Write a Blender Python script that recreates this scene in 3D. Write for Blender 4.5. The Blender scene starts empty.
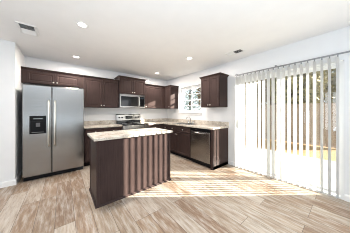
import bpy, bmesh, math, random
from mathutils import Vector, Matrix
random.seed(7)
scene = bpy.context.scene
C = scene.collection
PI = math.pi

# ------------------------------------------------------------------ camera, sky, sun, daylight, fill lamps, exposure
YAW = 0.676
cam_d = bpy.data.cameras.new('camera')
cam_d.sensor_width = 36.0
cam_d.lens = 36.0 * 139.94 / 350.0
cam_d.shift_y = -(116.5 - 111.94) / 350.0
cam_d.clip_start = 0.02
cam = bpy.data.objects.new('camera', cam_d)
cam.location = (0, 0, 1.257)
cam.rotation_euler = (PI / 2, 0, -YAW)
C.objects.link(cam)
scene.camera = cam

world = bpy.data.worlds.new('sky')
scene.world = world
world.use_nodes = True
wb = world.node_tree.nodes['Background']
wb.inputs['Color'].default_value = (0.86, 0.93, 1.0, 1)
wb.inputs['Strength'].default_value = 1.8

SUN_EL = math.atan(0.33)
SUN_AZ = math.atan(0.765)
SUN_DIR = Vector((-math.cos(SUN_AZ) * math.cos(SUN_EL), math.sin(SUN_AZ) * math.cos(SUN_EL), -math.sin(SUN_EL)))
sun_d = bpy.data.lights.new('sun', 'SUN')
sun_d.energy = 40.0
sun_d.color = (1.0, 0.93, 0.83)
sun_d.angle = 0.009
sun = bpy.data.objects.new('sun', sun_d)
sun.rotation_euler = SUN_DIR.to_track_quat('-Z', 'Y').to_euler()
sun.location = (8, -4, 5)
C.objects.link(sun)

def area_light(name, loc, direction, sx, sy, power, color=(0.88, 0.94, 1.0), spread=PI):
    d = bpy.data.lights.new(name, 'AREA')
    d.shape = 'RECTANGLE'; d.size = sx; d.size_y = sy
    d.energy = power; d.color = color; d.spread = spread
    o = bpy.data.objects.new(name, d)
    o.location = loc
    o.rotation_euler = Vector(direction).to_track_quat('-Z', 'Y').to_euler()
    C.objects.link(o)
    return o
ZC_LIVING = 2.44
# daylight of the side window, and three unseen fill lamps added to brighten the room
area_light('left_fill', (-2.97, -0.6, 1.3), (1, 0, 0), 2.8, 1.7, 42)  # added fill lamp at the left wall, lights the room from the side
area_light('daylight_side_window', (3.09, -1.5, 1.25), (-1, .3, -.4), 1.9, 1.6, 42, (.80, .90, 1.0), 2.3)
area_light('ceiling_fill', (-0.3, -0.9, 0.75), (0, 0, 1), 2.4, 2.4, 90, (.66, .84, 1.0))  # added fill lamp facing up, brightens the ceiling; no fixture here
area_light('floor_fill', (-0.2, -1.4, ZC_LIVING), (0, 0, -1), 2.4, 1.6, 26, (.84, .92, 1.0))  # added fill lamp facing down, for direct light on floor and walls

scene.view_settings.view_transform = 'Standard'
scene.view_settings.look = 'None'
scene.view_settings.gamma = 1.0
scene.view_settings.use_curve_mapping = False
scene.view_settings.exposure = 0.0

scene.cycles.filter_width = 1.0

# ------------------------------------------------------------------ dimensions (m)
XR, YB, ZC = 3.125, 4.37, 2.458          # right wall, back wall, ceiling
XS, YS = -0.64, 3.61                     # return beside the refrigerator, face of that stub wall
XL, YN = -3.0, -4.0                      # far side of the living room
DY0, DY1, DZ = 0.05, 1.60, 2.0           # patio door opening
WY0, WY1, WZ0, WZ1 = 2.70, 3.61, 1.235, 2.07   # kitchen window opening

# ------------------------------------------------------------------ materials
def new_mat(name):
    m = bpy.data.materials.new(name); m.use_nodes = True
    nt = m.node_tree
    return m, nt, nt.nodes['Principled BSDF']

def nd(nt, t, **kw):
    n = nt.nodes.new(t)
    for k, v in kw.items(): setattr(n, k, v)
    return n

def coords(nt, scale=(1, 1, 1), rot=(0, 0, 0), kind='Object'):
    tc = nd(nt, 'ShaderNodeTexCoord'); mp = nd(nt, 'ShaderNodeMapping')
    mp.inputs['Scale'].default_value = scale; mp.inputs['Rotation'].default_value = rot
    nt.links.new(tc.outputs[kind], mp.inputs['Vector'])
    return mp.outputs['Vector']

def ramp(nt, fac, stops):
    r = nd(nt, 'ShaderNodeValToRGB')
    e = r.color_ramp.elements
    while len(e) < len(stops): e.new(0.5)
    for i, (p, c) in enumerate(stops):
        e[i].position = p; e[i].color = (*c, 1)
    nt.links.new(fac, r.inputs['Fac'])
    return r.outputs['Color']

def noise(nt, vec, scale, detail=3, rough=0.5):
    n = nd(nt, 'ShaderNodeTexNoise')
    n.inputs['Scale'].default_value = scale; n.inputs['Detail'].default_value = detail
    n.inputs['Roughness'].default_value = rough
    nt.links.new(vec, n.inputs['Vector'])
    return n.outputs['Fac']

def mixc(nt, a, b, fac, blend='MIX'):
    m = nd(nt, 'ShaderNodeMix', data_type='RGBA', blend_type=blend)
    if isinstance(fac, float): m.inputs[0].default_value = fac
    else: nt.links.new(fac, m.inputs[0])
    for s, v in ((6, a), (7, b)):
        if isinstance(v, tuple): m.inputs[s].default_value = (*v, 1)
        else: nt.links.new(v, m.inputs[s])
    return m.outputs[2]

def bump(nt, bsdf, h, strength, dist=0.01):
    b = nd(nt, 'ShaderNodeBump'); b.inputs['Strength'].default_value = strength
    b.inputs['Distance'].default_value = dist
    nt.links.new(h, b.inputs['Height']); nt.links.new(b.outputs['Normal'], bsdf.inputs['Normal'])

def plain(name, col, rough=0.5, metal=0.0, var=0.06, vscale=6.0, bmp=0.0, bscale=200, spec=0.5):
    m, nt, b = new_mat(name)
    v = coords(nt)
    n = noise(nt, v, vscale)
    lo = tuple(c * (1 - var) for c in col); hi = tuple(min(1, c * (1 + var)) for c in col)
    nt.links.new(ramp(nt, n, [(0.3, lo), (0.7, hi)]), b.inputs['Base Color'])
    b.inputs['Roughness'].default_value = rough; b.inputs['Metallic'].default_value = metal
    b.inputs['Specular IOR Level'].default_value = spec
    if bmp: bump(nt, b, noise(nt, v, bscale), bmp, 0.002)
    return m

M = {}
M['wall'] = plain('wall_paint', (0.815, 0.82, 0.825), 0.85, var=0.01, bmp=0.15, bscale=160, spec=0.2)
M['ceiling'] = plain('ceiling_paint', (0.90, 0.90, 0.90), 0.9, var=0.01, bmp=0.2, bscale=90, spec=0.1)
M['trim'] = plain('white_trim', (0.86, 0.86, 0.85), 0.45, var=0.01)
M['black'] = plain('black_plastic', (0.006, 0.006, 0.007), 0.4, spec=0.15)
M['black_gloss'] = plain('black_glass', (0.006, 0.0065, 0.0075), 0.08, spec=0.35)
M['grey'] = plain('dark_grey_enamel', (0.10, 0.10, 0.105), 0.45)
M['chrome'] = plain('chrome', (0.80, 0.80, 0.80), 0.12, 1.0, var=0.02)
M['nickel'] = plain('satin_nickel', (0.72, 0.70, 0.66), 0.3, 1.0, var=0.03)
M['vinyl'] = plain('white_vinyl', (0.85, 0.86, 0.86), 0.35, var=0.01)
M['alu'] = plain('grey_aluminium', (0.28, 0.29, 0.30), 0.4, 0.6, var=0.05)
M['concrete'] = plain('pale_concrete', (0.27, 0.245, 0.205), 0.9, var=0.10, vscale=3, bmp=0.3, bscale=60)
M['display'] = plain('display_panel', (0.02, 0.03, 0.035), 0.15)
M['bark'] = plain('tree_bark', (0.16, 0.105, 0.07), 0.9, var=0.35, vscale=9, bmp=0.5, bscale=30)
M['vent_dark'] = plain('vent_interior', (0.05, 0.05, 0.05), 0.8)

def wood():
    m, nt, b = new_mat('espresso_wood')
    v = coords(nt, (26, 26, 1.6))
    n = noise(nt, v, 2.2, 5, 0.6)
    n2 = noise(nt, coords(nt), 2.5, 2)
    c = ramp(nt, n, [(0.3, (0.036, 0.0235, 0.0215)), (0.72, (0.058, 0.0385, 0.0355))])
    c = mixc(nt, c, (0.069, 0.0455, 0.0415), ramp(nt, n2, [(0.35, (0, 0, 0)), (0.75, (0.5, 0.5, 0.5))]))
    nt.links.new(c, b.inputs['Base Color'])
    b.inputs['Roughness'].default_value = 0.30
    b.inputs['Specular IOR Level'].default_value = 0.08
    bump(nt, b, n, 0.08, 0.001)
    return m
M['wood'] = wood()

def granite():
    m, nt, b = new_mat('beige_granite')
    v = coords(nt)
    a = noise(nt, v, 9, 6, 0.65)
    c = ramp(nt, a, [(0.30, (0.30, 0.25, 0.20)), (0.46, (0.56, 0.49, 0.41)), (0.60, (0.70, 0.65, 0.57)), (0.78, (0.50, 0.42, 0.34))])
    s = noise(nt, v, 120, 3, 0.7)
    c = mixc(nt, c, (0.10, 0.075, 0.06), ramp(nt, s, [(0.60, (0, 0, 0)), (0.68, (0.75, 0.75, 0.75))]))
    s2 = noise(nt, v, 75, 2, 0.6)
    c = mixc(nt, c, (0.82, 0.79, 0.73), ramp(nt, s2, [(0.56, (0, 0, 0)), (0.66, (0.8, 0.8, 0.8))]))
    nt.links.new(c, b.inputs['Base Color'])
    b.inputs['Roughness'].default_value = 0.18
    return m
M['granite'] = granite()

def steel():
    m, nt, b = new_mat('stainless_steel')
    n = noise(nt, coords(nt, (3, 3, 260)), 1.0, 3)
    nt.links.new(ramp(nt, n, [(0.3, (0.30, 0.292, 0.282)), (0.7, (0.36, 0.351, 0.340))]), b.inputs['Base Color'])
    b.inputs['Metallic'].default_value = 1.0
    b.inputs['Roughness'].default_value = 0.24
    bump(nt, b, n, 0.03, 0.0006)
    return m
M['steel'] = steel()

def planks():
    m, nt, b = new_mat('plank_floor')
    tc = nd(nt, 'ShaderNodeTexCoord'); mp = nd(nt, 'ShaderNodeMapping')
    mp.inputs['Rotation'].default_value = (0, 0, PI / 2)
    mp.inputs['Location'].default_value = (0.31, 0.07, 0)
    nt.links.new(tc.outputs['Object'], mp.inputs['Vector'])
    br = nd(nt, 'ShaderNodeTexBrick')
    br.offset = 0.37; br.offset_frequency = 3
    for k, v in (('Scale', 1.0), ('Mortar Size', 0.002), ('Mortar Smooth', 0.3), ('Bias', 0.0), ('Brick Width', 1.22), ('Row Height', 0.18)):
        br.inputs[k].default_value = v
    br.inputs['Color1'].default_value = (0, 0, 0, 1); br.inputs['Color2'].default_value = (1, 1, 1, 1)
    br.inputs['Mortar'].default_value = (0.5, 0.5, 0.5, 1)
    nt.links.new(mp.outputs['Vector'], br.inputs['Vector'])
    tone = ramp(nt, br.outputs['Color'], [(0.0, (0.23, 0.14, 0.085)), (0.3, (0.37, 0.285, 0.21)), (0.6, (0.47, 0.40, 0.33)), (0.8, (0.35, 0.245, 0.165)), (1.0, (0.26, 0.165, 0.105))])
    # grain runs along the plank; shift it per plank
    add = nd(nt, 'ShaderNodeVectorMath', operation='MULTIPLY_ADD')
    nt.links.new(br.outputs['Color'], add.inputs[0])
    add.inputs[1].default_value = (7.3, 3.1, 5.0)
    nt.links.new(tc.outputs['Object'], add.inputs[2])
    sc = nd(nt, 'ShaderNodeMapping'); sc.inputs['Scale'].default_value = (22, 3.2, 1)
    nt.links.new(add.outputs[0], sc.inputs['Vector'])
    g = noise(nt, sc.outputs['Vector'], 1.3, 6, 0.66)
    sc2 = nd(nt, 'ShaderNodeMapping'); sc2.inputs['Scale'].default_value = (60, 4, 1)
    nt.links.new(add.outputs[0], sc2.inputs['Vector'])
    g2 = noise(nt, sc2.outputs['Vector'], 1.5, 4, 0.6)
    c = mixc(nt, tone, (0.60, 0.56, 0.505), ramp(nt, g, [(0.46, (0, 0, 0)), (0.68, (0.7, 0.7, 0.7))]))
    c = mixc(nt, c, (0.135, 0.08, 0.05), ramp(nt, g, [(0.28, (0.6, 0.6, 0.6)), (0.46, (0, 0, 0))]))
    c = mixc(nt, c, (0.16, 0.115, 0.085), ramp(nt, g2, [(0.30, (0.5, 0.5, 0.5)), (0.48, (0, 0, 0))]))
    c = mixc(nt, c, (0.07, 0.05, 0.035), br.outputs['Fac'])
    nt.links.new(c, b.inputs['Base Color'])
    b.inputs['Roughness'].default_value = 0.42
    b.inputs['Specular IOR Level'].default_value = 0.45
    bump(nt, b, g2, 0.06, 0.001)
    return m
M['floor'] = planks()

def slat_mat():
    m, nt, b = new_mat('blind_vinyl')
    out = nt.nodes['Material Output']
    d = nd(nt, 'ShaderNodeBsdfDiffuse'); t = nd(nt, 'ShaderNodeBsdfTranslucent')
    n = noise(nt, coords(nt, (1, 1, 0.2)), 40, 2)
    c = ramp(nt, n, [(0.3, (0.80, 0.80, 0.79)), (0.7, (0.84, 0.84, 0.83))])
    nt.links.new(c, d.inputs['Color']); t.inputs['Color'].default_value = (0.78, 0.77, 0.75, 1)
    mx = nd(nt, 'ShaderNodeMixShader'); mx.inputs[0].default_value = 0.40
    nt.links.new(d.outputs[0], mx.inputs[1]); nt.links.new(t.outputs[0], mx.inputs[2])
    nt.links.new(mx.outputs[0], out.inputs['Surface'])
    return m
M['slat'] = slat_mat()

def glass_mat():
    m, nt, b = new_mat('window_glass')
    out = nt.nodes['Material Output']
    tr = nd(nt, 'ShaderNodeBsdfTransparent'); gl = nd(nt, 'ShaderNodeBsdfGlossy')
    tr.inputs['Color'].default_value = (0.95, 0.97, 0.96, 1); gl.inputs['Roughness'].default_value = 0.02
    mx = nd(nt, 'ShaderNodeMixShader')
    mx.inputs[0].default_value = 0.06; nt.links.new(tr.outputs[0], mx.inputs[1]); nt.links.new(gl.outputs[0], mx.inputs[2])
    nt.links.new(mx.outputs[0], out.inputs['Surface'])
    return m
M['glass'] = glass_mat()

def emit(name, col, s):
    m, nt, b = new_mat(name)
    b.inputs['Base Color'].default_value = (*col, 1)
    b.inputs['Emission Color'].default_value = (*col, 1); b.inputs['Emission Strength'].default_value = s
    return m
M['lamp'] = emit('lamp_lens', (1.0, 0.97, 0.92), 8.0)

def lawn_mat():
    m, nt, b = new_mat('autumn_grass')
    v = coords(nt)
    n = noise(nt, v, 3.5, 6, 0.7)
    c = ramp(nt, n, [(0.3, (0.13, 0.095, 0.022)), (0.5, (0.22, 0.125, 0.038)), (0.7, (0.24, 0.115, 0.045))])
    nt.links.new(c, b.inputs['Base Color']); b.inputs['Roughness'].default_value = 0.95
    bump(nt, b, noise(nt, v, 60, 4), 0.6, 0.02)
    return m
M['lawn'] = lawn_mat()

def fence_mat():
    m, nt, b = new_mat('weathered_fence_boards')
    v = coords(nt, (12, 12, 1.5))
    n = noise(nt, v, 1.6, 5, 0.6)
    c = ramp(nt, n, [(0.3, (0.12, 0.085, 0.058)), (0.7, (0.21, 0.16, 0.12))])
    nt.links.new(c, b.inputs['Base Color']); b.inputs['Roughness'].default_value = 0.9
    return m
M['fence'] = fence_mat()

def leaf_mat(name, a, bcol):
    m, nt, b = new_mat(name)
    n = noise(nt, coords(nt), 2.5, 4)
    nt.links.new(ramp(nt, n, [(0.35, a), (0.65, bcol)]), b.inputs['Base Color'])
    b.inputs['Roughness'].default_value = 0.8
    return m
M['leaf_olive'] = leaf_mat('olive_leaves', (0.17, 0.15, 0.06), (0.28, 0.24, 0.11))
M['leaf_tan'] = leaf_mat('tan_leaves', (0.18, 0.13, 0.065), (0.30, 0.22, 0.12))
M['leaf_green'] = leaf_mat('blue_green_needles', (0.44, 0.51, 0.49), (0.62, 0.70, 0.67))

# ------------------------------------------------------------------ mesh helpers
class B:
    def __init__(self): self.bm = bmesh.new()
    def box(self, x0, y0, z0, x1, y1, z1):
        vs = [self.bm.verts.new((x, y, z)) for z in (z0, z1) for y in (y0, y1) for x in (x0, x1)]
        for f in ((0, 2, 3, 1), (4, 5, 7, 6), (0, 1, 5, 4), (2, 6, 7, 3), (0, 4, 6, 2), (1, 3, 7, 5)):
            self.bm.faces.new([vs[i] for i in f])
        return self
    def prism(self, pts, z0, z1):
        """vertical prism over a counter-clockwise outline"""
        lo = [self.bm.verts.new((x, y, z0)) for x, y in pts]; hi = [self.bm.verts.new((x, y, z1)) for x, y in pts]
        n = len(pts)
        self.bm.faces.new(lo[::-1]); self.bm.faces.new(hi)
        for i in range(n): self.bm.faces.new((lo[i], lo[(i + 1) % n], hi[(i + 1) % n], hi[i]))
        return self
    def sweep(self, prof, path, closed=False):
        """profile (out, z) extruded along an xy path, mitred; 'out' is to the right of travel"""
        n = len(path); rings = []
        P = [Vector((p[0], p[1])) for p in path]
        for i in range(n):
            a = (P[i] - P[i - 1]).normalized() if (i > 0 or closed) else None
            b = (P[(i + 1) % n] - P[i]).normalized() if (i < n - 1 or closed) else None
            a = a or b; b = b or a
            na, nb = Vector((a.y, -a.x)), Vector((b.y, -b.x))
            m = (na + nb); m = m / max(0.2, m.dot(na))
            rings.append([self.bm.verts.new((P[i].x + m.x * o, P[i].y + m.y * o, z)) for o, z in prof])
        k = len(prof)
        for i in range(n if closed else n - 1):
            r, s = rings[i], rings[(i + 1) % n]
            for j in range(k): self.bm.faces.new((r[j], r[(j + 1) % k], s[(j + 1) % k], s[j]))
        if not closed:
            self.bm.faces.new(rings[0][::-1]); self.bm.faces.new(rings[-1])
        return self
    def tube(self, pts, r, seg=10, radii=None):
        P = [Vector(p) for p in pts]; rings = []
        prev = None
        for i, p in enumerate(P):
            d = (P[min(i + 1, len(P) - 1)] - P[max(i - 1, 0)]).normalized()
            u = prev - d * prev.dot(d) if prev else d.orthogonal()
            u.normalize(); prev = u; w = d.cross(u)
            rr = radii[i] if radii else r
            rings.append([self.bm.verts.new(p + (u * math.cos(2 * PI * k / seg) + w * math.sin(2 * PI * k / seg)) * rr) for k in range(seg)])
        for a, b in zip(rings, rings[1:]):
            for k in range(seg): self.bm.faces.new((a[k], a[(k + 1) % seg], b[(k + 1) % seg], b[k]))
        self.bm.faces.new(rings[0][::-1]); self.bm.faces.new(rings[-1])
        return self
    def lathe(self, prof, centre, axis=(0, 0, 1), seg=24):
        """profile (r, h) turned about axis through centre"""
        ax = Vector(axis).normalized(); u = ax.orthogonal().normalized(); w = ax.cross(u); c = Vector(centre)
        rings = []
        for r, h in prof:
            rings.append([self.bm.verts.new(c + ax * h + (u * math.cos(2 * PI * k / seg) + w * math.sin(2 * PI * k / seg)) * max(r, 1e-4)) for k in range(seg)])
        for a, b in zip(rings, rings[1:]):
            for k in range(seg): self.bm.faces.new((a[k], a[(k + 1) % seg], b[(k + 1) % seg], b[k]))
        self.bm.faces.new(rings[0][::-1]); self.bm.faces.new(rings[-1])
        return self
    def build(self, name, mat, parent=None, bevel=0.0, smooth=False, seg=2):
        bmesh.ops.recalc_face_normals(self.bm, faces=self.bm.faces[:])
        me = bpy.data.meshes.new(name); self.bm.to_mesh(me); self.bm.free()
        me.materials.append(M[mat])
        if smooth:
            for p in me.polygons: p.use_smooth = True
        o = bpy.data.objects.new(name, me); C.objects.link(o)
        if smooth and hasattr(me, 'set_sharp_from_angle'): me.set_sharp_from_angle(angle=math.radians(40))
        if parent: o.parent = parent
        if bevel:
            md = o.modifiers.new('bevel', 'BEVEL'); md.width = bevel; md.segments = seg; md.limit_method = 'ANGLE'
        return o

def box(name, mat, a, b, parent=None, bevel=0.0):
    return B().box(*a, *b).build(name, mat, parent, bevel)

def tag(o, label, cat, group=None, kind=None):
    o['label'] = label; o['category'] = cat
    if group: o['group'] = group
    if kind: o['kind'] = kind
    return o

def thing(name, label, cat, loc=(0, 0, 0), rz=0.0, group=None):
    o = bpy.data.objects.new(name, None); C.objects.link(o)
    o.location = loc; o.rotation_euler = (0, 0, rz); o.empty_display_size = 0.1
    return tag(o, label, cat, group)

def struct(o, label=None):
    o['kind'] = 'structure'
    if label: o['label'] = label
    return o

def panel_door(name, x0, z0, x1, z1, parent, yf=0.0, t=0.02, rail=0.058, mat='wood'):
    """recessed-panel cabinet front, one connected mesh; front face at y = yf - t"""
    bm = bmesh.new()
    vs = [bm.verts.new((x, y, z)) for z in (z0, z1) for y in (yf - t, yf) for x in (x0, x1)]
    fs = [bm.faces.new([vs[i] for i in f]) for f in ((0, 2, 3, 1), (4, 5, 7, 6), (0, 1, 5, 4), (2, 6, 7, 3), (0, 4, 6, 2), (1, 3, 7, 5))]
    front = fs[2]
    bmesh.ops.recalc_face_normals(bm, faces=bm.faces[:])
    r = min(rail, (z1 - z0) * 0.28)
    bmesh.ops.inset_region(bm, faces=[front], thickness=r, depth=0)
    bmesh.ops.inset_region(bm, faces=[front], thickness=0.010, depth=-0.009)
    bmesh.ops.inset_region(bm, faces=[front], thickness=0.012, depth=0.0)
    bmesh.ops.inset_region(bm, faces=[front], thickness=0.014, depth=0.004)
    b = B(); b.bm.free(); b.bm = bm
    return b.build(name, mat, parent, 0.002)

def knob(x, y, z, parent):
    return B().lathe([(0.006, 0), (0.006, 0.014), (0.014, 0.018), (0.0155, 0.024), (0.011, 0.029), (0.0, 0.030)], (x, y, z), (0, -1, 0), 14).build('knob', 'nickel', parent, smooth=True)

# ------------------------------------------------------------------ room shell
struct(box('floor', 'floor', (XL, YN, -0.12), (XR, YB, 0)))
struct(box('ceiling', 'ceiling', (XL - .15, YN - .15, ZC), (XR + .15, YB + .15, ZC + .15)))
struct(box('wall_back', 'wall', (XS, YB, -0.12), (XR + .14, YB + .14, ZC)))
struct(B().prism([(XL, YS), (XS, YS), (XS, YB + .14), (XL, YB + .14)], -0.12, ZC).build('wall_stub', 'wall'))


def wall_with_holes(name, x0, x1, y0, y1, holes):
    """wall along y with rectangular openings (ya, yb, za, zb), one watertight mesh"""
    ys = sorted({y0, y1, *[h[0] for h in holes], *[h[1] for h in holes]})
    zs = sorted({-0.12, ZC, *[h[2] for h in holes], *[h[3] for h in holes]})
    solid = {}
    for i in range(len(ys) - 1):
        for j in range(len(zs) - 1):
            cy, cz = (ys[i] + ys[i + 1]) / 2, (zs[j] + zs[j + 1]) / 2
            solid[i, j] = not any(h[0] < cy < h[1] and h[2] < cz < h[3] for h in holes)
    b = B(); V = {}
    def v(x, i, j):
        k = (x, i, j)
        if k not in V: V[k] = b.bm.verts.new((x, ys[i], zs[j]))
        return V[k]
    for (i, j), s in solid.items():
        if not s: continue
        b.bm.faces.new([v(x0, i, j), v(x0, i + 1, j), v(x0, i + 1, j + 1), v(x0, i, j + 1)])
        b.bm.faces.new([v(x1, i, j), v(x1, i, j + 1), v(x1, i + 1, j + 1), v(x1, i + 1, j)])
        for di, dj, e in ((-1, 0, ((i, j), (i, j + 1))), (1, 0, ((i + 1, j), (i + 1, j + 1))), (0, -1, ((i, j), (i + 1, j))), (0, 1, ((i, j + 1), (i + 1, j + 1)))):
            if not solid.get((i + di, j + dj), False):
                b.bm.faces.new([v(x0, *e[0]), v(x0, *e[1]), v(x1, *e[1]), v(x1, *e[0])])
    return b.build(name, 'wall')
struct(wall_with_holes('wall_left', XL - .14, XL, YN, YB, [(-2.0, 0.8, 0.45, 2.15)]))
struct(wall_with_holes('wall_right', XR, XR + .14, YN, YB, [(DY0, DY1, -0.12, DZ), (WY0, WY1, WZ0, WZ1), (-2.5, -0.5, 0.4, 2.1)]))
struct(box('wall_near', 'wall', (XL, YN - .14, -0.12), (XR, YN, ZC)))

def baseboard(name, path, closed=False):
    prof = [(0, 0), (0.014, 0), (0.014, 0.075), (0.009, 0.088), (0, 0.092)]
    return struct(B().sweep(prof, path).build(name, 'trim'))
baseboard('baseboard_left', [(XL, YS), (XS, YS), (XS, YB)])
baseboard('baseboard_right', [(XR, 1.83), (XR, DY1 + .005)])
baseboard('baseboard_near', [(XR, DY0 - .005), (XR, YN)])
baseboard('baseboard_back', [(XS, YB), (0.36, YB)])

# kitchen window: frame, sashes with grilles, panes, sill
wx = XR + 0.075
w1 = struct(box('window_1', 'vinyl', (wx - .005, WY0, WZ0), (wx + .06, WY0 + .035, WZ1)), 'white double-hung kitchen window with grilles above the sink')
b = B()
b.box(wx - .005, WY1 - .035, WZ0, wx + .06, WY1, WZ1); b.build('jamb', 'vinyl', w1)
box('head_jamb', 'vinyl', (wx - .005, WY0 + .035, WZ1 - .035), (wx + .06, WY1 - .035, WZ1), w1)
box('bottom_jamb', 'vinyl', (wx - .005, WY0 + .035, WZ0), (wx + .06, WY1 - .035, WZ0 + .035), w1)
zm = 1.635
def ring(b, xa, xb, ya, yb, za, zb, w):
    """rectangular frame in the y-z plane, one connected mesh"""
    o = [(ya, za), (yb, za), (yb, zb), (ya, zb)]; i = [(ya + w, za + w), (yb - w, za + w), (yb - w, zb - w), (ya + w, zb - w)]
    L = [[b.bm.verts.new((x, *p)) for p in q] for x in (xa, xb) for q in (o, i)]
    for k in range(4):
        n = (k + 1) % 4
        b.bm.faces.new((L[0][k], L[0][n], L[1][n], L[1][k])); b.bm.faces.new((L[2][k], L[3][k], L[3][n], L[2][n]))
        b.bm.faces.new((L[0][k], L[2][k], L[2][n], L[0][n])); b.bm.faces.new((L[1][k], L[1][n], L[3][n], L[3][k]))
    return b
ym = (WY0 + WY1) / 2
for za, zb, dx in ((WZ0 + .035, zm + .018, 0.0), (zm - .018, WZ1 - .035, 0.028)):
    s = ring(B(), wx + dx, wx + dx + .026, WY0 + .035, WY1 - .035, za, zb, 0.038).build('sash', 'vinyl', w1)
    box('pane', 'glass', (wx + dx + .011, WY0 + .07, za + .035), (wx + dx + .014, WY1 - .07, zb - .035), s)
    zc = (za + zb) / 2
    g = B().box(wx + dx + .004, ym - .010, za + .038, wx + dx + .022, ym + .010, zb - .038)
    g.box(wx + dx + .005, WY0 + .072, zc - .010, wx + dx + .021, WY1 - .072, zc + .010)
    g.build('muntin', 'vinyl', s)
box('sill', 'trim', (XR - .035, WY0 - .045, WZ0 - .022), (wx, WY1 + .045, WZ0 + .002), w1, 0.004)
box('apron', 'trim', (XR - .012, WY0 - .03, WZ0 - .075), (XR - .001, WY1 + .03, WZ0 - .022), w1, 0.003)

# sliding patio door
px = XR + 0.05
d1 = struct(ring(B(), px, px + .088, DY0, DY1, -0.03, DZ, 0.032).build('door_1', 'vinyl'), 'white sliding glass patio door behind the vertical blinds')
ymid = 0.82
for ya, yb, dx in ((ymid - .045, DY1 - .032, 0.004), (DY0 + .032, ymid + .045, 0.046)):
    s = ring(B(), px + dx, px + dx + .036, ya, yb, 0.015, DZ - .032, 0.045).build('sash', 'vinyl', d1)
    box('pane', 'glass', (px + dx + .016, ya + .042, 0.057), (px + dx + .020, yb - .042, DZ - .074), s)
hy = DY1 - .032 - .022
B().tube([(px + .004, hy, .90), (px - .035, hy, .92), (px - .038, hy, 1.0), (px - .035, hy, 1.10), (px + .004, hy, 1.12)], 0.010, 8).build('handle', 'vinyl', d1, smooth=True)
box('handle_plate', 'vinyl', (px - .003, hy - .016, .87), (px + .006, hy + .016, 1.15), d1, 0.002)

# window beside the camera and an unseen left-wall window added for room light (panes only, out of the picture)
w2 = struct(ring(B(), XR + .03, XR + .10, -2.5, -0.5, 0.4, 2.1, 0.06).build('window_2', 'vinyl'))
box('roller_shade', 'slat', (XR + .012, -2.49, .41), (XR + .016, -.51, 2.09), w2)
struct(ring(B(), XL - .10, XL - .03, -2.0, 0.8, 0.45, 2.15, 0.06).build('added_window', 'vinyl'))  # frame of the added opening, there to let in more light

# ------------------------------------------------------------------ cabinets
def crown(path, z0, parent, h=0.05, out=0.042):
    prof = [(-0.012, z0), (0.006, z0), (0.010, z0 + h * .25), (out * .55, z0 + h * .55), (out * .8, z0 + h * .72), (out, z0 + h * .78), (out, z0 + h), (-0.012, z0 + h)]
    return B().sweep(prof, path).build('crown_moulding', 'wood', parent)

def wall_cabinet(label, loc, rz, w, h, d, fronts, sides='', crown_ends=(True, True), knob_at='bottom', clip=None):
    """wall cabinet; local x across the front, y into the wall, z up. fronts = [(x0, x1, knob side)]"""
    t = thing('wall_cabinet', label, 'cabinet', loc, rz, 'dark wall cabinets')
    B().box(0, 0, 0, w, d, h).build('body', 'wood', t, 0.002)
    for x0, x1, ks in fronts:
        dr = panel_door('door', x0, 0.012, x1, h - 0.012, t)
        kx = x0 + 0.028 if ks == 'l' else x1 - 0.028
        knob(kx, -0.02, 0.055 if knob_at == 'bottom' else h - .055, dr)
    path = []
    if crown_ends[0]: path.append((0, d - .002))
    path += [(0, -0.001), (w, -0.001)]
    if crown_ends[1]: path.append((w, d - .002))
    crown(path, h - 0.004, t)
    return t
UZ, UH, UD = 1.372, 0.728, 0.33
g = 0.002
wall_cabinet('low dark two-door wall cabinet above the stainless refrigerator', (XS + .003, YB - UD, 1.835), 0, 1.025, UZ + UH - 1.835, UD - g,
             [(0.075, 0.508, 'r'), (0.514, 0.95, 'l')], crown_ends=(False, False))
wall_cabinet('dark two-door wall cabinet between the refrigerator and the microwave', (0.390, YB - UD, UZ), 0, 0.835, UH, UD - g,
             [(0.020, 0.414, 'r'), (0.420, 0.815, 'l')], crown_ends=(False, False))
wall_cabinet('raised short dark two-door cabinet directly above the microwave', (1.228, YB - 0.40, 1.765), 0, 0.762, 0.445, 0.40 - g,
             [(0.018, 0.378, 'r'), (0.384, 0.744, 'l')], crown_ends=(True, True))
wall_cabinet('dark wall cabinet right of the microwave meeting the corner', (1.993, YB - UD, UZ), 0, 0.797, UH, UD - g,
             [(0.020, 0.70, 'l')], crown_ends=(False, False))
wall_cabinet('narrow dark corner wall cabinet beside the window', (XR - UD, YB - g, UZ), -PI / 2, 0.645, UH, UD - g,
             [(0.375, 0.635, 'r')], crown_ends=(False, True))
wall_cabinet('dark two-door wall cabinet hung between the window and the blinds', (XR - UD, 2.401, UZ), -PI / 2, 0.549, UH, UD - g,
             [(0.012, 0.2715, 'r'), (0.2775, 0.537, 'l')], crown_ends=(True, True))

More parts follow.
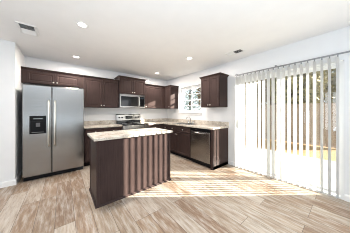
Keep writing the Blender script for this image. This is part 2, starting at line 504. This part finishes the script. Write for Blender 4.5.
def base_cabinet(label, loc, rz, w, fronts, d=0.608, h=0.874, drawer=True, hollow=False):
    t = thing('base_cabinet', label, 'cabinet', loc, rz, 'dark base cabinets')
    b = B().box(0, 0, 0.10, w, d, h)
    if hollow:
        b.bm.faces.ensure_lookup_table(); top = [f for f in b.bm.faces if all(v.co.z > h - .001 for v in f.verts)]
        bmesh.ops.recalc_face_normals(b.bm, faces=b.bm.faces[:])
        bmesh.ops.inset_region(b.bm, faces=top, thickness=.018, depth=0)
        for v in top[0].verts: v.co.z = .12
        # straight inner walls: duplicate the rim first
        rim_v = [v for v in b.bm.verts if v.co.z > h - .001]
    b.build('body', 'wood', t, 0.0 if hollow else 0.002)
    B().box(0.0, 0.075, 0.0, w, d, 0.099).build('toe_kick', 'black', t)
    for x0, x1, ks in fronts:
        if drawer:
            dw = panel_door('drawer', x0, h - .165, x1, h - .018, t, rail=0.035)
            knob((x0 + x1) / 2, -0.02, h - .092, dw)
        dr = panel_door('door', x0, 0.115, x1, h - .185 if drawer else h - .018, t)
        knob(x0 + .028 if ks == 'l' else x1 - .028, -0.02, (h - .185 if drawer else h - .018) - .055, dr)
    return t
YF = YB - 0.61
base_cabinet('dark base cabinet between the refrigerator and the range', (0.385, YF, 0), 0, 0.833, [(0.02, 0.413, 'r'), (0.42, 0.813, 'l')])
base_cabinet('dark base cabinet between the range and the corner', (1.993, YF, 0), 0, 0.519, [(0.02, 0.44, 'l')])
XF = XR - 0.61
base_cabinet('dark corner base cabinet left of the sink cabinet', (XF, YB - g, 0), -PI / 2, 0.955, [(0.640, 0.945, 'l')])
base_cabinet('dark base cabinet under the sink directly beside the dishwasher', (XF, 3.41, 0), -PI / 2, 0.915, [(0.012, 0.362, 'r'), (0.368, 0.903, 'l')], hollow=True)
ep = thing('end_panel', 'dark end panel closing the cabinet run beside the patio door', 'panel', (XF, 1.895, 0), -PI / 2)
B().box(0, 0, 0, 0.061, 0.608, 0.874).build('panel', 'wood', ep, 0.002)
B().sweep([(0, 0), (0.012, 0), (0.012, 0.055), (0.004, 0.07), (0, 0.07)], [(0.061, 0.008), (0.061, 0.60)][::-1]).build('shoe_moulding', 'wood', ep)

# ------------------------------------------------------------------ countertops
CT0, CT1 = 0.876, 0.914
t = tag(B().box(0.372, YF - .025, CT0, 1.224, YB - .002, CT1).build('countertop', 'granite', None, 0.006), 'short beige granite countertop left of the range', 'countertop')
box('backsplash', 'granite', (0.372, YB - .022, CT1), (1.224, YB - .003, CT1 + .10), t, 0.002)
ct = tag(B().prism([(1.988, YF - .025), (XF - .025, YF - .025), (XF - .025, 1.815), (XR - .002, 1.815), (XR - .002, YB - .002), (1.988, YB - .002)], CT0, CT1).build('countertop', 'granite'), 'long L-shaped beige granite countertop holding the sink', 'countertop')
# sink cut-out
SY0, SY1, SX0, SX1 = 2.645, 3.355, 2.60, 2.985
cutter = box('cutter', 'granite', (SX0 + .015, SY0 + .015, 0.8), (SX1 - .015, SY1 - .015, 1.0))
md = ct.modifiers.new('cut', 'BOOLEAN'); md.object = cutter; md.operation = 'DIFFERENCE'; md.solver = 'EXACT'
dg = bpy.context.evaluated_depsgraph_get()
me = bpy.data.meshes.new_from_object(ct.evaluated_get(dg)); ct.modifiers.clear(); ct.data = me
bpy.data.objects.remove(cutter)
md = ct.modifiers.new('bevel', 'BEVEL'); md.width = 0.006; md.segments = 2; md.limit_method = 'ANGLE'
box('backsplash', 'granite', (1.988, YB - .022, CT1), (XR - .003, YB - .003, CT1 + .10), ct, 0.002)
box('backsplash', 'granite', (XR - .022, 1.815, CT1), (XR - .003, YB - .023, CT1 + .10), ct, 0.002)

# sink: rim and two open basins
sk = thing('kitchen_sink', 'stainless double-bowl sink set in the granite below the window', 'sink', ((SX0 + SX1) / 2, (SY0 + SY1) / 2, CT1))
hw, hl = (SX1 - SX0) / 2, (SY1 - SY0) / 2
b = B()
def quadring(b, o, i, z0, z1):
    A = [b.bm.verts.new((x, y, z0)) for x, y in o]; I = [b.bm.verts.new((x, y, z1)) for x, y in i]
    for k in range(4): b.bm.faces.new((A[k], A[(k + 1) % 4], I[(k + 1) % 4], I[k]))
rect = lambda x0, y0, x1, y1: [(x0, y0), (x1, y0), (x1, y1), (x0, y1)]
for s in (-1, 1):
    y0, y1 = (-hl + .025, -.015) if s < 0 else (.015, hl - .025)
    bb = B()
    quadring(bb, rect(-hw + .03, y0, hw - .03, y1), rect(-hw + .05, y0 + .02, hw - .05, y1 - .02), 0.004, -0.17)
    bb.bm.faces.new([v for v in bb.bm.verts if v.co.z < -.1])
    bowl = bb.build('basin', 'steel', sk)
    B().lathe([(0.0, 0), (0.04, 0), (0.04, .003), (0.03, .004), (0.0, .002)], (0, (y0 + y1) / 2, -.169), seg=16).build('drain', 'chrome', bowl, smooth=True)
rim = B().box(-hw, -hl, 0.0005, -hw + .03, hl, .006).box(hw - .03, -hl, 0.0005, hw, hl, .006)
rim.box(-hw + .03, -hl, 0.0005, hw - .03, -hl + .025, .006).box(-hw + .03, hl - .025, 0.0005, hw - .03, hl, .006).box(-hw + .03, -.015, 0.0005, hw - .03, .015, .006)
bmesh.ops.remove_doubles(rim.bm, verts=rim.bm.verts[:], dist=1e-5)
rim.build('rim', 'steel', sk)

fc = thing('faucet', 'chrome two-handle faucet with low arched spout behind the sink', 'faucet', (3.045, 3.03, CT1 + .0005))
box('deck_plate', 'chrome', (-.026, -.125, 0), (.026, .125, .014), fc, 0.006)
pts = [(0, 0, .012), (0, 0, .10), (-.015, 0, .155), (-.06, 0, .195), (-.12, 0, .195), (-.17, 0, .165), (-.185, 0, .135)]
B().tube(pts, 0.012, 10).build('spout', 'chrome', fc, smooth=True)
for s in (-1, 1):
    h_ = B().lathe([(0.022, 0), (0.022, .012), (0.014, .035), (0.016, .05), (0.0, .056)], (0, s * .10, .014), seg=14).build('handle', 'chrome', fc, smooth=True)
    B().tube([(0, s * .10, .055), (-.02, s * .14, .075), (-.03, s * .165, .08)], 0.006, 8).build('lever', 'chrome', h_, smooth=True)

# ------------------------------------------------------------------ refrigerator (origin at the left front foot)
FX0, FX1, FY = -0.556, 0.357, 3.60
fr = thing('refrigerator', 'stainless side-by-side refrigerator with dispenser in the alcove', 'refrigerator', (FX0, FY, 0))
FW = FX1 - FX0; SPL = 0.393
B().box(0.004, 0.085, 0.03, FW - .004, 0.735, 1.735).build('body', 'grey', fr, 0.006)
def fdoor(x0, x1):
    return B().box(x0, 0, 0.085, x1, 0.076, 1.752).build('door', 'steel', fr, 0.012, seg=3)
dl, dr = fdoor(0, SPL - .004), fdoor(SPL + .004, FW)
for dd, hx in ((dl, SPL - .045), (dr, SPL + .045)):
    pts = [(hx, .004, .60), (hx, -.040, .615), (hx, -.052, .66), (hx, -.055, 1.03), (hx, -.052, 1.41), (hx, -.040, 1.455), (hx, .004, 1.47)]
    B().tube(pts, 0.0165, 10).build('handle', 'nickel', dd, smooth=True)
dsp = B()
ring_pts = None
x0, x1, z0, z1 = .088, .312, .855, 1.185
dsp.box(x0, -.006, z1 - .10, x1, .012, z1)
dsp.build('dispenser_panel', 'black', dl, 0.003)
fr_ = B().box(x0, -.006, z0, x0 + .016, .012, z1 - .1005).box(x1 - .016, -.006, z0, x1, .012, z1 - .1005).box(x0 + .016, -.006, z0, x1 - .016, .012, z0 + .022)
bmesh.ops.remove_doubles(fr_.bm, verts=fr_.bm.verts[:], dist=1e-5)
fr_.build('dispenser_frame', 'black', dl)
box('dispenser_recess', 'black', (x0 + .016, -.0015, z0 + .022), (x1 - .016, .012, z1 - .1005), dl)
box('dispenser_lever', 'grey', (x0 + .085, -.014, z0 + .13), (x1 - .085, -.0015, z0 + .20), dl, 0.003)
box('dispenser_tray', 'grey', (x0 + .03, -.020, z0 + .022), (x1 - .03, -.002, z0 + .032), dl)
box('dispenser_buttons', 'alu', (x0 + .05, -.008, z1 - .06), (x1 - .05, -.0062, z1 - .045), dl)
B().box(0.01, 0.03, 0.012, FW - .01, 0.085, 0.075).build('base_grille', 'black', fr, 0.004)
for hx in (.03, FW - .09):
    box('hinge_cover', 'grey', (hx, .015, 1.736), (hx + .06, .13, 1.768), fr, 0.005)
for x in (.06, FW - .06):
    for y in (.12, .68):
        B().lathe([(.02, 0), (.02, .032)], (x, y, 0), seg=12).build('foot', 'black', fr)

# ------------------------------------------------------------------ range
rg = thing('range', 'stainless electric range with black glass top against the back wall', 'stove', (1.229, YB - .665, 0))
RW = 0.758
B().box(0, 0.04, 0.09, RW, 0.655, 0.895).build('body', 'grey', rg)
B().box(0.01, 0.06, 0, RW - .01, 0.60, 0.089).build('plinth', 'black', rg)
B().box(-.001, 0.002, 0.8955, RW + .001, 0.60, 0.918).build('cooktop', 'black_gloss', rg, 0.004)
for bx, by, br_ in ((.2, .17, .10), (.56, .17, .085), (.2, .44, .075), (.56, .44, .10)):
    B().lathe([(br_, 0), (br_, .0012), (br_ - .012, .0014), (0, .0013)], (bx, by, .9178), seg=28).build('burner', 'grey', rg)
od = B().box(0.006, 0.0, 0.255, RW - .006, 0.038, 0.80).build('oven_door', 'steel', rg, 0.004)
box('oven_window', 'black_gloss', (.12, -.004, .36), (RW - .12, .004, .68), od, 0.002)
B().tube([(.06, 0.004, .745), (.06, -.045, .745), (.09, -.052, .745), (RW - .09, -.052, .745), (RW - .06, -.045, .745), (RW - .06, .004, .745)], 0.012, 10).build('handle', 'steel', od, smooth=True)
box('front_trim', 'steel', (0.004, 0.002, 0.806), (RW - .004, 0.039, 0.894), rg, 0.003)
box('drawer', 'steel', (0.006, 0.002, 0.095), (RW - .006, 0.038, 0.248), rg, 0.004)
bg = B()
bg.sweep([(0, .896), (0, 1.17), (.02, 1.19), (.05, 1.19), (.065, 1.165), (.075, .99), (.075, .896)], [(RW, .652), (0, .652)][::-1])
bgo = bg.build('backguard', 'steel', rg)
box('backguard_foot', 'black_gloss', (0.004, .555, .919), (RW - .004, .576, 1.005), bgo)
for kx in (.085, .165, .60, .68):
    B().lathe([(.024, 0), (.024, .012), (.019, .016), (.017, .032), (0, .034)], (kx, .585, 1.09), (0, -1, .06), 16).build('control_knob', 'black', bgo, smooth=True)
box('clock_display', 'black_gloss', (.27, .570, 1.045), (.49, .588, 1.135), bgo, 0.002)

# ------------------------------------------------------------------ microwave
mw = thing('microwave', 'stainless over-the-range microwave under the raised cabinet', 'microwave', (1.230, YB - .405, 1.383))
B().box(0, 0.03, 0, RW, 0.402, 0.380).build('body', 'grey', mw)
mo = ring_door = B()
W_, H_ = .575, .38
o = [(0.002, 0.0), (W_, 0.0), (W_, H_ - .002), (0.002, H_ - .002)]; i = [(.03, .042), (W_ - .048, .042), (W_ - .048, H_ - .062), (.03, H_ - .062)]
L = [[mo.bm.verts.new((p[0], y, p[1])) for p in q] for y in (0, .029) for q in (o, i)]
for k in range(4):
    n = (k + 1) % 4
    mo.bm.faces.new((L[0][k], L[0][n], L[1][n], L[1][k])); mo.bm.faces.new((L[2][k], L[3][k], L[3][n], L[2][n]))
    mo.bm.faces.new((L[0][k], L[2][k], L[2][n], L[0][n])); mo.bm.faces.new((L[1][k], L[1][n], L[3][n], L[3][k]))
md_ = mo.build('door', 'steel', mw)
box('door_window', 'black_gloss', (.0305, .004, .0425), (W_ - .0485, .028, H_ - .0625), md_)
B().tube([(W_ - .022, .002, .05), (W_ - .022, -.035, .06), (W_ - .022, -.040, .10), (W_ - .022, -.040, .28), (W_ - .022, -.035, .315), (W_ - .022, .002, .325)], 0.010, 8).build('handle', 'nickel', md_, smooth=True)
cp = box('control_panel', 'steel', (W_ + .002, 0, 0), (RW - .002, .029, H_ - .002), mw, 0.002)
box('keypad', 'black_gloss', (W_ + .012, -.003, .03), (RW - .02, .004, H_ - .05), cp)
box('display', 'display', (W_ + .025, -.0045, H_ - .11), (RW - .035, -.0028, H_ - .07), cp)
box('vent_grille', 'alu', (.05, -.003, H_ - .03), (W_ - .05, .002, H_ - .016), md_)

# ------------------------------------------------------------------ dishwasher
dw = thing('dishwasher', 'stainless dishwasher between the sink cabinet and the end panel', 'dishwasher', (XF, 2.492, 0), -PI / 2)
DW = 0.594
B().box(0.004, 0.03, 0.10, DW - .004, 0.60, 0.872).build('body', 'grey', dw)
dd = B().box(0.003, -.022, 0.115, DW - .003, 0.029, 0.795).build('door', 'steel', dw, 0.004)
box('control_strip', 'black_gloss', (0.003, -.022, 0.800), (DW - .003, 0.029, 0.868), dw, 0.003)
box('badge', 'chrome', (.16, -.0245, .835), (.21, -.021, .848), dw)
B().tube([(.14, -.016, .765), (.14, -.042, .765), (.17, -.05, .765), (DW - .17, -.05, .765), (DW - .14, -.042, .765), (DW - .14, -.016, .765)], .009, 8).build('handle', 'steel', dd, smooth=True)
box('toe_kick', 'black', (.004, .045, 0), (DW - .004, .60, .099), dw)

# ------------------------------------------------------------------ island
IX0, IX1, IY0, IY1 = 0.349, 1.545, 2.078, 2.640
il = thing('kitchen_island', 'dark wood kitchen island base under the granite slab', 'kitchen island', (IX0, IY0, 0))
IW, ID = IX1 - IX0, IY1 - IY0
B().box(0, 0, 0, IW, ID, 0.875).build('body', 'wood', il, 0.002)
for x in (-.006, IW - .034):
    box('corner_trim', 'wood', (x, -.008, 0), (x + .04, .03, .874), il, 0.002)
for x in (-.006,):
    box('corner_trim', 'wood', (x, ID - .03, 0), (x + .02, ID + .004, .874), il, 0.002)
B().sweep([(0, 0), (.013, 0), (.013, .012), (.006, .022), (0, .026)], [(-.006, ID), (-.006, -.008), (IW + .006, -.008), (IW + .006, ID)]).build('shoe_moulding', 'wood', il)
tag(B().box(IX0 - .04, IY0 - .035, CT0, IX1 + .04, IY1 + .045, CT1).build('countertop', 'granite', None, 0.008, seg=3), 'beige granite slab topping the kitchen island', 'countertop')

# ------------------------------------------------------------------ vertical blind
vb = thing('vertical_blind', 'white vertical blind with open slats across the patio door', 'blind', (3.058, 0, 0))
B().box(-.015, -.40, 2.074, .015, 1.625, 2.092).build('headrail', 'alu', vb, 0.003)
for y in (-.35, .85, 1.60):
    box('bracket', 'alu', (-.012, y - .012, 2.095), (XR - 3.058 - .001, y + .012, 2.115), vb)
ux, uy = 0.0385, -0.0120      # half width of a slat, room side towards the kitchen
def slat_mesh():
    b = B(); n = 6
    nx, ny = -uy, ux
    l = math.hypot(nx, ny); nx, ny = nx / l, ny / l
    cols = []
    for k in range(n + 1):
        s = k / n * 2 - 1
        c = 0.003 * (1 - s * s)
        for th in (0.0, 0.0012):
            cols.append((ux * s + nx * (c + th), uy * s + ny * (c + th)))
    V = {}
    for zi, z in enumerate((0.030, 2.045)):
        for ci, (x, y) in enumerate(cols): V[zi, ci] = b.bm.verts.new((x, y, z))
    for k in range(n):
        a, c = 2 * k, 2 * k + 2
        b.bm.faces.new((V[0, a], V[0, c], V[1, c], V[1, a])); b.bm.faces.new((V[0, a + 1], V[1, a + 1], V[1, c + 1], V[0, c + 1]))
        b.bm.faces.new((V[0, a], V[0, a + 1], V[0, c + 1], V[0, c])); b.bm.faces.new((V[1, a], V[1, c], V[1, c + 1], V[1, a + 1]))
    for e in (0, 2 * n):
        b.bm.faces.new((V[0, e], V[1, e], V[1, e + 1], V[0, e + 1]))
    return b
slat0 = slat_mesh().build('slat', 'slat', vb)
clip0 = B().box(-.009, -.006, 2.044, .009, .006, 2.0735).build('carrier', 'alu', vb)
for k in range(20):
    y = 0.104 + 0.0785 * k
    s = slat0 if k == 0 else slat0.copy()
    c = clip0 if k == 0 else clip0.copy()
    if k:
        C.objects.link(s); C.objects.link(c); s.parent = vb; c.parent = vb
    s.location = (0, y, 0); c.location = (0, y, 0)
    s.rotation_euler = (0, 0, random.uniform(-.06, .06))
B().tube([(-.03, 1.60, 2.068), (-.03, 1.60, 1.05), (-.03, 1.60, .95)], .004, 6).build('wand', 'vinyl', vb)

# ------------------------------------------------------------------ ceiling fixtures
for x, y, lab in ((0.209, 2.30, 'lit recessed ceiling light above the left end of the island'),
                  (0.228, 3.72, 'lit recessed ceiling light in front of the cabinets by the refrigerator'),
                  (2.27, 3.72, 'lit recessed ceiling light near the back corner'),
                  (2.21, 2.24, 'lit recessed ceiling light nearest the kitchen window')):
    t = thing('recessed_light', lab, 'ceiling light', (x, y, ZC), 0, 'recessed ceiling lights')
    B().lathe([(.050, -.001), (.050, -.006), (.075, -.005), (.082, -.001)], (0, 0, 0), seg=32).build('trim_ring', 'trim', t, smooth=True)
    B().lathe([(.049, -.0012), (.044, -.009), (0, -.011)], (0, 0, 0), seg=24).build('lens', 'lamp', t, smooth=True)
    ld = bpy.data.lights.new('lamp_light', 'AREA'); ld.shape = 'DISK'; ld.size = .11; ld.energy = 23; ld.color = (1, .91, .83)
    lo = bpy.data.objects.new('lamp_light', ld); C.objects.link(lo); lo.parent = t; lo.location = (0, 0, -.02)

def ceiling_vent(label, x0, y0, w, l):
    t = thing('ceiling_vent', label, 'vent', (x0, y0, ZC), 0, 'ceiling vents')
    b = B(); m = .028
    o = rect(0, 0, w, l); i = rect(m, m, w - m, l - m)
    L = [[b.bm.verts.new((p[0], p[1], z)) for p in q] for z, q in ((-.001, o), (-.010, [(m * .3 if p[0] == 0 else w - m * .3, m * .3 if p[1] == 0 else l - m * .3) for p in o]), (-.010, i), (-.001, i))]
    for r in range(4):
        for k in range(4):
            n = (k + 1) % 4
            b.bm.faces.new((L[r][k], L[r][n], L[(r + 1) % 4][n], L[(r + 1) % 4][k]))
    b.build('frame', 'trim', t)
    box('backing', 'vent_dark', (m, m, -.0015), (w - m, l - m, -.0005), t)
    n = 14
    for k in range(n):
        y = m + (l - 2 * m) * (k + .5) / n
        s = -1 if k < n / 2 else 1
        b = B()
        q = [(m, y - s * .006, -.0022), (w - m, y - s * .006, -.0022), (w - m, y + s * .006, -.0105), (m, y + s * .006, -.0105)]
        q2 = [(p[0], p[1], p[2] + .0008) for p in q]
        v = [b.bm.verts.new(p) for p in q + q2]
        for f in ((0, 1, 2, 3), (7, 6, 5, 4), (0, 4, 5, 1), (1, 5, 6, 2), (2, 6, 7, 3), (3, 7, 4, 0)): b.bm.faces.new([v[j] for j in f])
        b.build('louver', 'trim', t)
    return t
ceiling_vent('white ceiling vent near the refrigerator alcove', -.495, 2.745, .205, .365)
ceiling_vent('white ceiling vent close to the patio door wall', 2.60, 1.27, .20, .36)

# ------------------------------------------------------------------ outside
struct(box('patio', 'concrete', (XR + .14, -3.0, -.16), (5.55, 5.2, -.04)), 'pale concrete patio slab outside the sliding door')
struct(box('lawn', 'lawn', (XR + .14, -14, -.5), (24, 26, -.10)), 'yellow autumn grass beyond the patio')
FXX = 7.8
fn = thing('wooden_fence', 'weathered brown board fence beyond the lawn', 'fence', (FXX, 0.15, -.10))
FL = 5.0
n = int(FL / .145)
pk = B().box(0, 0, .04, .02, .140, 1.70).build('board', 'fence', fn)
for k in range(n):
    p = pk if k == 0 else pk.copy()
    if k: C.objects.link(p); p.parent = fn
    p.location = (random.uniform(-.003, .003), k * .145, random.uniform(-.01, .01))
for z in (.35, 1.40):
    box('rail', 'fence', (.021, 0, z), (.06, FL, z + .09), fn)
for k in range(2):
    box('post', 'fence', (.061, k * 2.7, 0), (.15, k * 2.7 + .09, 1.75), fn)

def tree(label, x, y, h, crown_r, leaf, seed, z0=1.2):
    rnd = random.Random(seed)
    t = thing('tree', label, 'tree', (x, y, -.10), 0, 'trees beyond the fence')
    lean = (rnd.uniform(-.3, .3), rnd.uniform(-.3, .3))
    pts = [(0, 0, -.02), (lean[0] * .2, lean[1] * .2, h * .3), (lean[0] * .6, lean[1] * .6, h * .65), (lean[0], lean[1], h * .96)]
    b = B().tube(pts, .1, 8, radii=[.15, .11, .07, .02])
    for k in range(7):
        a = rnd.uniform(0, 2 * PI); zz = h * rnd.uniform(.3, .8)
        bx, by = lean[0] * zz / h, lean[1] * zz / h
        r = crown_r * rnd.uniform(.5, .9)
        b.tube([(bx, by, zz), (bx + r * .5 * math.cos(a), by + r * .5 * math.sin(a), zz + r * .35), (bx + r * math.cos(a), by + r * math.sin(a), zz + r * .6)], .03, 5, radii=[.04, .025, .008])
    b.build('trunk', 'bark', t)
    b = B()
    for k in range(750 if 'green' in leaf else 3600):
        while True:
            p = Vector((rnd.uniform(-1, 1), rnd.uniform(-1, 1), rnd.uniform(-1, 1)))
            if p.length < 1: break
        zc = (z0 + h) / 2; hz = (h - z0) / 2
        c = Vector((p.x * crown_r * (1 - .12 * p.z), p.y * crown_r * (1 - .12 * p.z), zc + p.z * hz))
        u = Vector((rnd.gauss(0, 1), rnd.gauss(0, 1), rnd.gauss(0, 1))).normalized(); w = u.orthogonal().normalized(); s = rnd.uniform(.09, .19)
        q = [c + u * s, c + w * s * .55, c - u * s, c - w * s * .55]
        b.bm.faces.new([b.bm.verts.new(v) for v in q])
    b.build('crown', leaf, t)
    return t
TREES = [('olive-leaved tree behind the fence nearest its near end', 9.2, 1.75, 5.4, 'leaf_olive'),
         ('tan-leaved tree second behind the near end of the fence', 9.3, 4.3, 5.0, 'leaf_tan'),
         ('tan-leaved tree third behind the near end of the fence', 9.1, 6.8, 5.2, 'leaf_tan'),
         ('blue-green tree on the right side of the kitchen window view', 9.2, 9.3, 4.6, 'leaf_green'),
         ('blue-green tree on the left side of the kitchen window view', 9.2, 11.8, 4.2, 'leaf_green'),
         ('tall tan tree standing back between the olive tree and its neighbour', 12.4, 3.6, 6.6, 'leaf_tan'),
         ('tall olive tree standing back behind the tan pair', 12.2, 6.3, 6.2, 'leaf_olive'),
         ('tall olive tree standing back beyond the near end of the fence', 12.3, 1.0, 6.4, 'leaf_olive')]
for k, (lab, x, y, h, lf) in enumerate(TREES):
    tree(lab, x, y, h, 1.12, lf, k + 1, 0.25 if 'green' in lf else 1.2)
